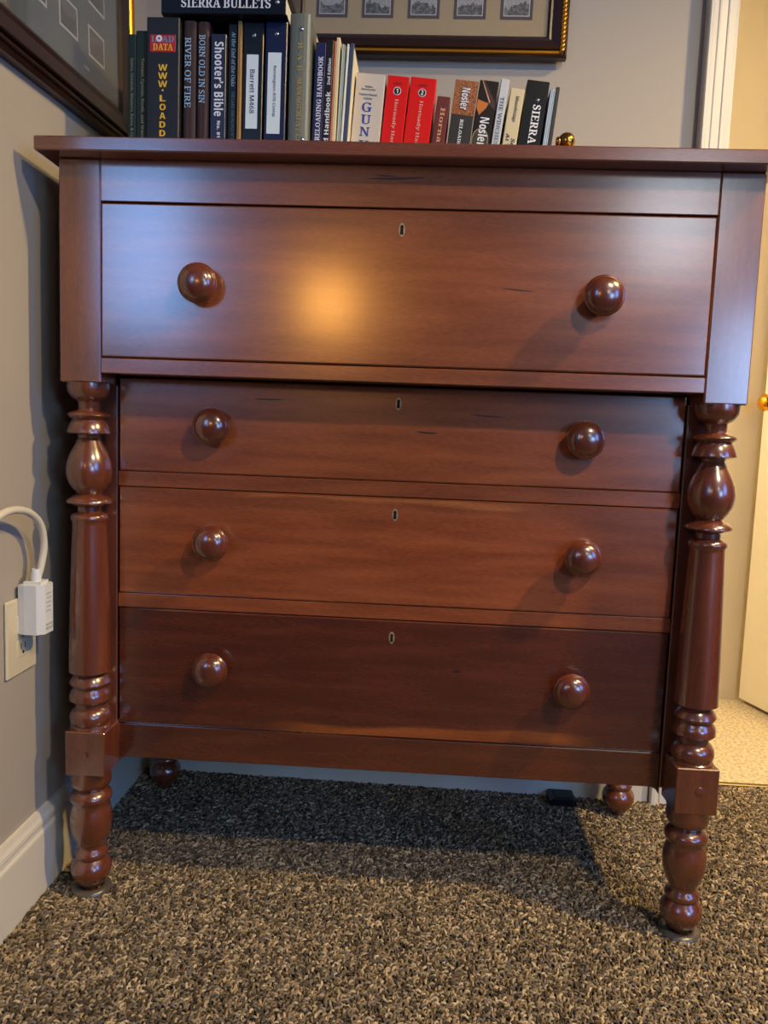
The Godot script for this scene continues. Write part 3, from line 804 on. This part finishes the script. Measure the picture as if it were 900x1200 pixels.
# ---------------------------------------------------------------- books
func book(called: String, label: String, bx: float, z: float, w: float, h: float, lean: float, deep: float, cover: Color, rough := 0.5, kind := "hard", paper := Color(0.86, 0.82, 0.72)) -> Node3D:
	var t := thing(called, label, "binder" if called == "ring_binder" else ("folder" if called == "paper_folder" else ("booklet" if called == "booklet" else "book")), Vector3(bx, TOP_Y, z), "books standing on the chest")
	var rad := deg_to_rad(lean)
	t.rotation.z = -rad
	t.position.y += 0.5 * w * sin(absf(rad)) + 0.0006
	var m := plain(cover, rough)
	var th := clampf(w * 0.09, 0.0008, 0.0028)
	if kind == "round":
		var o := []
		for k in 9:
			var a := PI * k / 8.0
			o.append(Vector2(-w / 2 * cos(a), 0.0055 * sin(a)))
		o.append(Vector2(w / 2, -0.004)); o.append(Vector2(-w / 2, -0.004))
		put("spine", Shape.new().prism(o, 0, h, Transform3D(Basis(Vector3(1, 0, 0), Vector3(0, 0, 1), Vector3(0, 1, 0)), Vector3(0, 0, -0.0055))), m, t)
		put("cover_board", B(Vector3(-w / 2, 0, -deep), Vector3(-w / 2 + th, h, -0.008), 0.0003), m, t)
		put("cover_board", B(Vector3(w / 2 - th, 0, -deep), Vector3(w / 2, h, -0.008), 0.0003), m, t)
		put("page_block", B(Vector3(-w / 2 + th, 0.003, -deep + 0.004), Vector3(w / 2 - th, h - 0.003, -0.0096)), plain(paper, 0.85), t)
	elif kind == "hard":
		put("spine", B(Vector3(-w / 2, 0, -0.003), Vector3(w / 2, h, 0), minf(0.0012, w * 0.2)), m, t)
		put("cover_board", B(Vector3(-w / 2, 0, -deep), Vector3(-w / 2 + th, h, -0.003), 0.0003), m, t)
		put("cover_board", B(Vector3(w / 2 - th, 0, -deep), Vector3(w / 2, h, -0.003), 0.0003), m, t)
		put("page_block", B(Vector3(-w / 2 + th, 0.003, -deep + 0.004), Vector3(w / 2 - th, h - 0.003, -0.0032)), plain(paper, 0.85), t)
	else:   # soft covers glued to the pages
		put("cover", B(Vector3(-w / 2, 0, -deep), Vector3(w / 2, h, 0), minf(0.0008, w * 0.2)), m, t)
		put("page_block", B(Vector3(-w / 2 + 0.0006, 0.001, -deep - 0.0006), Vector3(w / 2 - 0.0006, h + 0.0006, -0.004)), plain(paper, 0.85), t)
	return t

func rivet(t: Node3D, x: float, y: float) -> void:
	put("rivet", Shape.new().lathe(arr2([0.0018, 0.0, 0.0016, 0.0022, 0.0002, 0.0036, -0.001, 0.0036]), 18, Transform3D(Basis(Vector3(1, 0, 0), Vector3(0, 0, 1), Vector3(0, -1, 0)), Vector3(x, y, 0))), plain(Color(0.6, 0.62, 0.65), 0.25, 0.9), t)

func build_books() -> void:
	var SE := "Droid Serif"
	var SA := "Droid Sans"
	var white := plain(Color(0.85, 0.86, 0.88), 0.5)
	var dn := -PI / 2
	var ev := 0.0003
	# dark green pair at the left end
	var b := book("book", "thin dark green book with small gold spine print, leftmost in the row", -0.4610, -0.11, 0.0132, 0.2132, 0.0, 0.16, Color(0.07, 0.17, 0.155), 0.55)
	words(b, "Saints, Grounds, Manners, Barns, & Cart Trails", SE, false, Vector3(0.0005, 0.10, ev), 0.150, 0.0055, dn, plain(Color(0.62, 0.60, 0.42), 0.4))
	b = book("book", "dark green book with gold spine print, second from the left end", -0.4438, -0.11, 0.0200, 0.2187, 0.0, 0.16, Color(0.06, 0.16, 0.14), 0.55)
	words(b, "Tarrant, Epstein, Booth, and Weaver Pike", SE, false, Vector3(0.001, 0.10, ev), 0.150, 0.0062, dn, plain(Color(0.66, 0.62, 0.40), 0.4))
	# the wide dark one with the red badge
	b = book("book", "wide charcoal book with red badge and yellow letters stacked down the spine", -0.4053, -0.10, 0.0535, 0.2350, 0.0, 0.19, Color(0.085, 0.085, 0.105), 0.5)
	var bd := put("badge", B(Vector3(-0.0215, 0.181, -0.001), Vector3(0.0205, 0.2075, 0.0004), 0.0003), plain(Color(0.70, 0.10, 0.16), 0.45), b)
	words(bd, "L", SE, true, Vector3(-0.0155, 0.2005, 0.0006), 0.0068, 0.0088, 0.0, plain(Color(0.35, 0.55, 0.66), 0.5))
	words(bd, "AD", SE, true, Vector3(0.0082, 0.2005, 0.0006), 0.0190, 0.0088, 0.0, plain(Color(0.35, 0.55, 0.66), 0.5))
	var ring := []
	for a in 21: ring.append(Vector2(0.0052 * cos(TAU * a / 20.0) - 0.0062, 0.2015 + 0.0052 * sin(TAU * a / 20.0)))
	ring.resize(20)
	put("badge_ring", Shape.new().prism(ring, 0.0002, 0.0009), white, bd)
	var ring2 := []
	for a in 12: ring2.append(Vector2(0.0017 * cos(TAU * a / 12.0) - 0.0062, 0.2015 + 0.0017 * sin(TAU * a / 12.0)))
	put("badge_ring", Shape.new().prism(ring2, 0.0005, 0.0012), plain(Color(0.2, 0.03, 0.06), 0.5), bd)
	words(bd, "DATA", SE, true, Vector3(0.0, 0.1885, 0.0006), 0.0330, 0.0100, 0.0, plain(Color(0.90, 0.72, 0.10), 0.5))
	var yl := plain(Color(0.92, 0.72, 0.12), 0.5)
	var st := "WWW.LOADDATA"
	var yy := 0.1570
	for i in st.length():
		if st[i] == ".":
			put("lettering", B(Vector3(-0.0013, yy + 0.0018, 0), Vector3(0.0013, yy + 0.0044, 0.0004)), yl, b)
			yy -= 0.0095
			continue
		words(b, st[i], SA, true, Vector3(0, yy, ev), 0.0150 if st[i] == "W" else 0.0098, 0.0098, 0.0, yl)
		yy -= 0.0128 if st[i] == "W" else 0.0137
	# two novels in shiny wrappers
	b = book("book", "novel in a shiny grey-brown wrapper with wide pale capitals, next to the wide charcoal book", -0.3649, -0.11, 0.0220, 0.2350, 0.0, 0.155, Color(0.25, 0.19, 0.18), 0.18, "round")
	words(b, "RIVER OF FIRE", SE, false, Vector3(-0.002, 0.154, 0.0004), 0.109, 0.0098, dn, plain(Color(0.62, 0.78, 0.90), 0.4))
	b = book("book", "novel in a shiny grey-brown wrapper with narrow pale capitals, second of the two novels", -0.3425, -0.11, 0.0200, 0.2335, 0.0, 0.155, Color(0.25, 0.185, 0.175), 0.18, "round")
	words(b, "BORN OLD IN SIN", SE, false, Vector3(-0.001, 0.160, 0.0004), 0.106, 0.0095, dn, plain(Color(0.60, 0.76, 0.88), 0.4))
	b = book("book", "slate-blue paperback with fat white rounded lettering down the spine", -0.3165, -0.11, 0.0248, 0.2150, 0.0, 0.19, Color(0.13, 0.15, 0.23), 0.35, "soft")
	words(b, "Shooter's Bible", SA, true, Vector3(0.0015, 0.1445, ev), 0.116, 0.0155, dn, white)
	words(b, "No. 81", SA, true, Vector3(0.0015, 0.066, ev), 0.026, 0.0055, dn, white)
	b = book("book", "slim black book with a white script title, beside the tan folder", -0.2955, -0.12, 0.0150, 0.2360, 0.0, 0.17, Color(0.035, 0.06, 0.085), 0.45)
	words(b, "At the End of the Oaks", SE, false, Vector3(0.0015, 0.180, ev), 0.085, 0.0065, dn, plain(Color(0.62, 0.74, 0.76), 0.5), true)
	words(b, "THE LAND AND PEOPLE OF A VALLEY", SE, false, Vector3(0.0015, 0.080, ev), 0.100, 0.0045, dn, plain(Color(0.36, 0.52, 0.52), 0.5))
	var f := book("paper_folder", "thin tan manila folder standing between the black book and the black binder", -0.2830, -0.115, 0.0060, 0.2380, 0.0, 0.21, Color(0.62, 0.48, 0.28), 0.7, "soft")
	put("fold", B(Vector3(-0.0002, 0.002, -0.001), Vector3(0.0004, 0.236, 0.0003)), plain(Color(0.40, 0.29, 0.15), 0.8), f)
	# ring binders with label cards
	b = book("ring_binder", "black ring binder with a white typed card on its spine", -0.2622, -0.12, 0.0329, 0.2385, 0.3, 0.20, Color(0.045, 0.07, 0.10), 0.35)
	rivet(b, 0.0005, 0.2180)
	var cd := put("label_card", B(Vector3(-0.0108, 0.0715, 0), Vector3(0.0088, 0.1880, 0.0004)), plain(Color(0.80, 0.86, 0.88), 0.55), b)
	words(cd, "Barrett M468", SA, false, Vector3(-0.0008, 0.1300, 0.0006), 0.0690, 0.0078, dn, plain(Color(0.03, 0.03, 0.05), 0.6))
	b = book("ring_binder", "navy ring binder with a white typed card on its spine", -0.2247, -0.12, 0.0354, 0.2405, 0.3, 0.20, Color(0.055, 0.095, 0.23), 0.35)
	rivet(b, 0.0, 0.2210)
	cd = put("label_card", B(Vector3(-0.0128, 0.0640, 0), Vector3(0.0092, 0.1915, 0.0004)), plain(Color(0.80, 0.86, 0.88), 0.55), b)
	words(cd, "Remington 870 Comp", SA, false, Vector3(-0.0015, 0.1310, 0.0006), 0.0800, 0.0060, dn, plain(Color(0.03, 0.03, 0.05), 0.6))
	b = book("ring_binder", "grey-green ring binder with gilt capitals down its spine", -0.1852, -0.12, 0.0345, 0.2531, 0.1, 0.20, Color(0.40, 0.42, 0.38), 0.4, "round")
	rivet(b, 0.002, 0.2290)
	rivet(b, 0.0075, 0.0560)
	put("rub_line", B(Vector3(-0.0015, 0.170, -0.001), Vector3(-0.0005, 0.224, 0.0004)), plain(Color(0.36, 0.38, 0.34), 0.5), b)
	var gld := plain(Color(0.62, 0.55, 0.30), 0.4)
	words(b, "R  A  B", SE, true, Vector3(0.0010, 0.186, 0.0004), 0.044, 0.0078, dn, gld)
	words(b, "MANAGEMENT CENTER", SE, true, Vector3(0.0010, 0.086, 0.0004), 0.134, 0.0078, dn, gld)
	# thin papers and handbooks in the middle
	b = book("book", "indigo handbook with white serif capitals reading upwards", -0.1576, -0.14, 0.0170, 0.2185, 1.4, 0.19, Color(0.10, 0.11, 0.30), 0.4, "soft")
	words(b, "METAL RELOADING HANDBOOK", SE, true, Vector3(0.0008, 0.108, ev), 0.176, 0.0078, -dn, white)
	put("loose_page", B(Vector3(-0.0088, 0.0, -0.188), Vector3(-0.0084, 0.2285, -0.002)), plain(Color(0.80, 0.72, 0.50), 0.7), b)
	b = book("book", "black handbook with bold white title reading upwards", -0.1429, -0.14, 0.0120, 0.2225, 1.4, 0.19, Color(0.05, 0.05, 0.06), 0.4, "soft")
	words(b, "Load Handbook", SA, true, Vector3(0.0008, 0.088, ev), 0.105, 0.0078, -dn, white)
	words(b, "2nd Edition", SA, true, Vector3(0.0008, 0.172, ev), 0.042, 0.0052, -dn, white)
	b = book("booklet", "very thin salmon-pink booklet beside the black handbook", -0.1352, -0.15, 0.0030, 0.2255, 1.4, 0.19, Color(0.78, 0.46, 0.36), 0.6, "soft")
	b = book("booklet", "cream booklet standing tallest among the thin papers", -0.1306, -0.15, 0.0060, 0.2315, 1.4, 0.19, Color(0.83, 0.77, 0.60), 0.6, "soft")
	b = book("booklet", "grey-green booklet between the cream one and the white one", -0.1244, -0.155, 0.0060, 0.2230, 2.0, 0.19, Color(0.52, 0.57, 0.53), 0.6, "soft")
	put("folded_sheet", B(Vector3(-0.0012, 0.0, -0.19), Vector3(-0.0002, 0.2235, 0.0012)), plain(Color(0.80, 0.83, 0.82), 0.6), b)
	b = book("booklet", "thin white booklet leaning against the slate-blue one", -0.1195, -0.16, 0.0034, 0.2265, 2.5, 0.19, Color(0.80, 0.82, 0.80), 0.6, "soft")
	b = book("booklet", "slim slate-blue booklet beside the white price guide", -0.1143, -0.165, 0.0066, 0.2300, 2.8, 0.19, Color(0.19, 0.25, 0.37), 0.45, "soft")
	put("loose_page", B(Vector3(0.0033, 0.0, -0.188), Vector3(0.0039, 0.2235, -0.004)), plain(Color(0.86, 0.82, 0.68), 0.7), b)
	# leaning group on the right
	b = book("book", "thick off-white paperback with large blue capitals stacked down the spine", -0.0851, -0.20, 0.0500, 0.1956, 3.7, 0.17, Color(0.74, 0.71, 0.66), 0.5, "soft")
	var blue := plain(Color(0.10, 0.24, 0.55), 0.5)
	words(b, "The Blue", SA, false, Vector3(-0.002, 0.1735, ev), 0.013, 0.0032, 0.0, plain(Color(0.25, 0.27, 0.33), 0.6))
	words(b, "Book of current", SA, false, Vector3(-0.002, 0.1690, ev), 0.024, 0.0030, 0.0, plain(Color(0.25, 0.27, 0.33), 0.6))
	words(b, "Twenty-Second", SE, false, Vector3(-0.002, 0.1600, ev), 0.032, 0.0042, 0.0, plain(Color(0.2, 0.3, 0.5), 0.6))
	words(b, "Edition", SE, false, Vector3(-0.002, 0.1540, ev), 0.015, 0.0036, 0.0, plain(Color(0.2, 0.3, 0.5), 0.6))
	yy = 0.1395
	for chr in "GUNVALU":
		words(b, chr, SE, true, Vector3(-0.002, yy, ev), 0.0175, 0.0155, 0.0, blue)
		yy -= 0.0205 if chr != "N" else 0.0225
	for q in [[-0.0405, 0.0380, 0.1972, "1", "red handbook with a number 1 in a black disc"], [0.0017, 0.0450, 0.1946, "2", "thicker red handbook with a number 2 in a black disc"]]:
		b = book("book", q[4], q[0], -0.21, q[1], q[2], 4.6 if q[3] == "1" else 5.2, 0.16, Color(0.80, 0.075, 0.07), 0.3)
		words(b, "HORNADY", SA, false, Vector3(0, q[2] - 0.013, ev), 0.016, 0.0028, 0.0, plain(Color(0.42, 0.04, 0.04), 0.5))
		var disc := []
		for a in 24: disc.append(Vector2(0.0068 * cos(TAU * a / 24.0), q[2] - 0.0255 + 0.0068 * sin(TAU * a / 24.0)))
		var ds := put("number_disc", Shape.new().prism(disc, 0.0, 0.0004), white, b)
		var disc2 := []
		for a in 24: disc2.append(Vector2(0.0058 * cos(TAU * a / 24.0), q[2] - 0.0255 + 0.0058 * sin(TAU * a / 24.0)))
		put("number_disc", Shape.new().prism(disc2, 0.0003, 0.0007), plain(Color(0.03, 0.03, 0.03), 0.5), ds)
		words(ds, q[3], SA, true, Vector3(0, q[2] - 0.0255, 0.0009), 0.0042 if q[3] == "2" else 0.0032, 0.0075, 0.0, white)
		words(b, "Hornady Handbook", SE, false, Vector3(0.0, q[2] - 0.0950, ev), 0.112, 0.0075, dn, plain(Color(0.88, 0.70, 0.64), 0.5))
	b = book("book", "short maroon book with pale serif letters down the spine", 0.0394, -0.21, 0.0225, 0.1650, 5.6, 0.15, Color(0.36, 0.07, 0.08), 0.5)
	words(b, "Hornady", SE, true, Vector3(0.0, 0.105, ev), 0.082, 0.0105, dn, plain(Color(0.76, 0.58, 0.42), 0.5))
	# the manual with a wood-patterned upper half
	b = book("book", "thick manual with a wood-patterned upper half and charcoal lower half", 0.0754, -0.22, 0.0392, 0.1951, 5.8, 0.16, Color(0.14, 0.14, 0.14), 0.4)
	var burl := StandardMaterial3D.new()
	burl.albedo_texture = tex.burl; burl.roughness = 0.4
	burl.uv1_triplanar = true; burl.uv1_scale = Vector3(9, 9, 9)
	put("wood_print", B(Vector3(-0.0203, 0.1370, -0.002), Vector3(0.0203, 0.1953, 0.0004), 0.0003), burl, b)
	words(b, "Nosler", SA, true, Vector3(0.001, 0.1640, 0.0012), 0.038, 0.0165, dn, plain(Color(0.16, 0.08, 0.05), 0.5))
	words(b, "Nosler", SA, true, Vector3(0.001, 0.1640, 0.0016), 0.0365, 0.0150, dn, white)
	words(b, "RELOADING GUIDE", SE, true, Vector3(0.0, 0.0850, ev), 0.090, 0.0055, dn, white)
	# the manual with the bullet picture
	b = book("book", "dark manual showing a bullet tip on its spine above white lettering", 0.1129, -0.22, 0.0333, 0.1963, 6.2, 0.16, Color(0.10, 0.075, 0.07), 0.3)
	var tip := [Vector2(-0.0165, 0.150), Vector2(-0.0155, 0.163), Vector2(0.004, 0.158), Vector2(0.0008, 0.150), Vector2(-0.010, 0.137)]
	put("bullet_print", Shape.new().prism(tip, -0.001, 0.0003), plain(Color(0.72, 0.42, 0.14), 0.4), b)
	var body := [Vector2(-0.0128, 0.1955), Vector2(-0.0085, 0.1957), Vector2(0.014, 0.162), Vector2(0.0165, 0.147), Vector2(0.004, 0.158)]
	put("bullet_print", Shape.new().prism(body, -0.001, 0.00025), plain(Color(0.27, 0.17, 0.14), 0.35), b)
	put("bullet_print", Shape.new().prism([Vector2(-0.0128, 0.1955), Vector2(-0.0118, 0.1955), Vector2(0.0065, 0.1605), Vector2(0.005, 0.1590)], -0.001, 0.0004), plain(Color(0.80, 0.62, 0.50), 0.4), b)
	words(b, "Nosler", SA, true, Vector3(0.002, 0.1100, 0.0005), 0.048, 0.0165, dn, white)
	var crest := []
	for a in 24:
		var t := TAU * a / 24.0
		crest.append(Vector2(-0.002 + 0.0150 * cos(t), 0.094 + 0.022 * sin(t)))
	var crest2 := []
	for p in crest: crest2.append(Vector2(-0.002, 0.094) + (p - Vector2(-0.002, 0.094)) * 0.90)
	put("crest", Shape.new().prism(crest, -0.001, 0.00015), plain(Color(0.55, 0.52, 0.40), 0.4), b)
	put("crest", Shape.new().prism(crest2, -0.001, 0.0003), plain(Color(0.20, 0.20, 0.12), 0.4), b)
	b = book("book", "slim white hardback with small dark capitals between the bullet manual and the cream book", 0.1390, -0.22, 0.0146, 0.2007, 6.4, 0.15, Color(0.72, 0.75, 0.76), 0.4)
	words(b, "THE WINCHESTER BOOK", SE, false, Vector3(0.0, 0.100, ev), 0.140, 0.0062, dn, plain(Color(0.22, 0.25, 0.30), 0.5))
	b = book("book", "pale cream hardback with black italic lettering beside the black binder", 0.1634, -0.22, 0.0245, 0.1844, 6.4, 0.15, Color(0.78, 0.73, 0.58), 0.5)
	words(b, "Meanderings", SE, false, Vector3(0.0010, 0.1500, ev), 0.044, 0.0075, dn, plain(Color(0.13, 0.12, 0.10), 0.5), true)
	words(b, "Scores", SE, true, Vector3(0.0050, 0.0800, ev), 0.040, 0.0070, dn, plain(Color(0.13, 0.12, 0.10), 0.5), true)
	words(b, "At Trap", SE, true, Vector3(-0.0055, 0.0860, ev), 0.044, 0.0075, dn, plain(Color(0.13, 0.12, 0.10), 0.5), true)
	b = book("ring_binder", "black ring binder with heavy white serif capitals at the right of the row", 0.1995, -0.23, 0.0390, 0.2016, 6.0, 0.19, Color(0.05, 0.065, 0.075), 0.25)
	rivet(b, 0.003, 0.1690)
	words(b, "SIERRA BULLETS", SE, true, Vector3(0.0035, 0.0860, ev), 0.150, 0.0135, dn, white)
	b = book("booklet", "bundle of pale blue-white sheets standing right of the black binder", 0.2280, -0.23, 0.0078, 0.1900, 5.5, 0.18, Color(0.76, 0.83, 0.87), 0.5, "soft")
	put("dark_sheet", B(Vector3(-0.0012, 0.0, -0.18), Vector3(-0.0002, 0.1905, 0.0006)), plain(Color(0.40, 0.50, 0.58), 0.5), b)
	put("dark_sheet", B(Vector3(0.0020, 0.0, -0.18), Vector3(0.0028, 0.1895, 0.0006)), plain(Color(0.16, 0.20, 0.26), 0.5), b)
	b = book("booklet", "thin black booklet at the right end of the row", 0.2364, -0.23, 0.0064, 0.1930, 5.5, 0.18, Color(0.04, 0.04, 0.05), 0.4, "soft")
	put("loose_page", B(Vector3(-0.0038, 0.0, -0.178), Vector3(-0.0035, 0.1880, -0.001)), plain(Color(0.7, 0.74, 0.76), 0.6), b)
	# the binder lying across the tops of the others
	var hb := thing("ring_binder", "black ring binder lying flat across the tops of the upright books", "binder", Vector3(-0.3065, 1.4693, -0.10), "books standing on the chest")
	var hm := plain(Color(0.035, 0.06, 0.10), 0.3)
	put("spine", B(Vector3(-0.1025, 0, -0.003), Vector3(0.1025, 0.050, 0), 0.0012), hm, hb)
	put("cover_board", B(Vector3(-0.1025, 0, -0.21), Vector3(0.1025, 0.0026, -0.003), 0.0003), hm, hb)
	put("cover_board", B(Vector3(-0.1025, 0.0474, -0.21), Vector3(0.1025, 0.050, -0.003), 0.0003), hm, hb)
	put("page_block", B(Vector3(-0.098, 0.0026, -0.20), Vector3(0.098, 0.036, -0.012)), plain(Color(0.84, 0.82, 0.76), 0.85), hb)
	words(hb, "SIERRA BULLETS", SE, true, Vector3(0.0035, 0.0165, ev), 0.146, 0.0140, 0.0, white)
	rivet(hb, 0.087, 0.019)

# ---------------------------------------------------------------- lamps (behind and beside the camera)
func build_lamps() -> void:
	var glow := StandardMaterial3D.new()
	glow.albedo_color = Color(0.95, 0.9, 0.8)
	glow.emission_enabled = true
	glow.emission = Color(1.0, 0.8, 0.55); glow.emission_energy_multiplier = 2.0
	var rimm := plain(Color(0.8, 0.78, 0.74), 0.4)
	var labels := ["recessed round ceiling light above the right end of the chest", "recessed round ceiling light nearer the windows"]
	var i := 0
	for p in [Vector3(1.65, 2.45, 0.45), Vector3(1.15, 2.45, 1.50)]:
		var c := thing("ceiling_light", labels[i], "lamp", p, "ceiling lights")
		put("ring", Shape.new().lathe(arr2([0.0, 0.095, -0.006, 0.094, -0.010, 0.085, -0.004, 0.066, 0.0, 0.066]), 28), rimm, c)
		put("glowing_disc", Shape.new().lathe(arr2([-0.002, 0.0665, -0.005, 0.05, -0.006, 0.0]), 24), glow, c)
		i += 1
	var t := thing("reading_lamp", "slender floor lamp with a small drum head turned towards the chest", "lamp", Vector3(-0.44, 0, 2.66))
	put("base", Shape.new().lathe(arr2([0.03, 0.0, 0.03, 0.12, 0.0, 0.13]), 28), rimm, t)
	put("pole", Shape.new().lathe(arr2([1.42, 0.012, 0.03, 0.012]), 12), rimm, t)
	var fwd := Transform3D(Basis(Vector3(1, 0, 0), Vector3(0, 0, -1), Vector3(0, 1, 0)), Vector3(0, 1.42, 0))
	put("head", Shape.new().lathe(arr2([0.055, 0.135, 0.045, 0.14, -0.07, 0.11, -0.09, 0.0]), 28, fwd), rimm, t)
	put("glowing_disc", Shape.new().lathe(arr2([0.036, 0.0, 0.036, 0.128, 0.03, 0.132]), 28, fwd), glow, t)
	var h := thing("hall_lamp", "round frosted lamp on a stem in the hall", "lamp", Vector3(-0.10, 2.45, -0.92))
	put("canopy", Shape.new().lathe(arr2([0.0, 0.08, -0.02, 0.08, -0.03, 0.012, -0.75, 0.012]), 24), rimm, h)
	var hbulb := []
	for a in 11: hbulb.append(Vector2(0.085 * sin(PI * a / 10.0), -0.83 + 0.085 * cos(PI * a / 10.0)))
	put("bulb", Shape.new().lathe(hbulb, 20), glow, h)
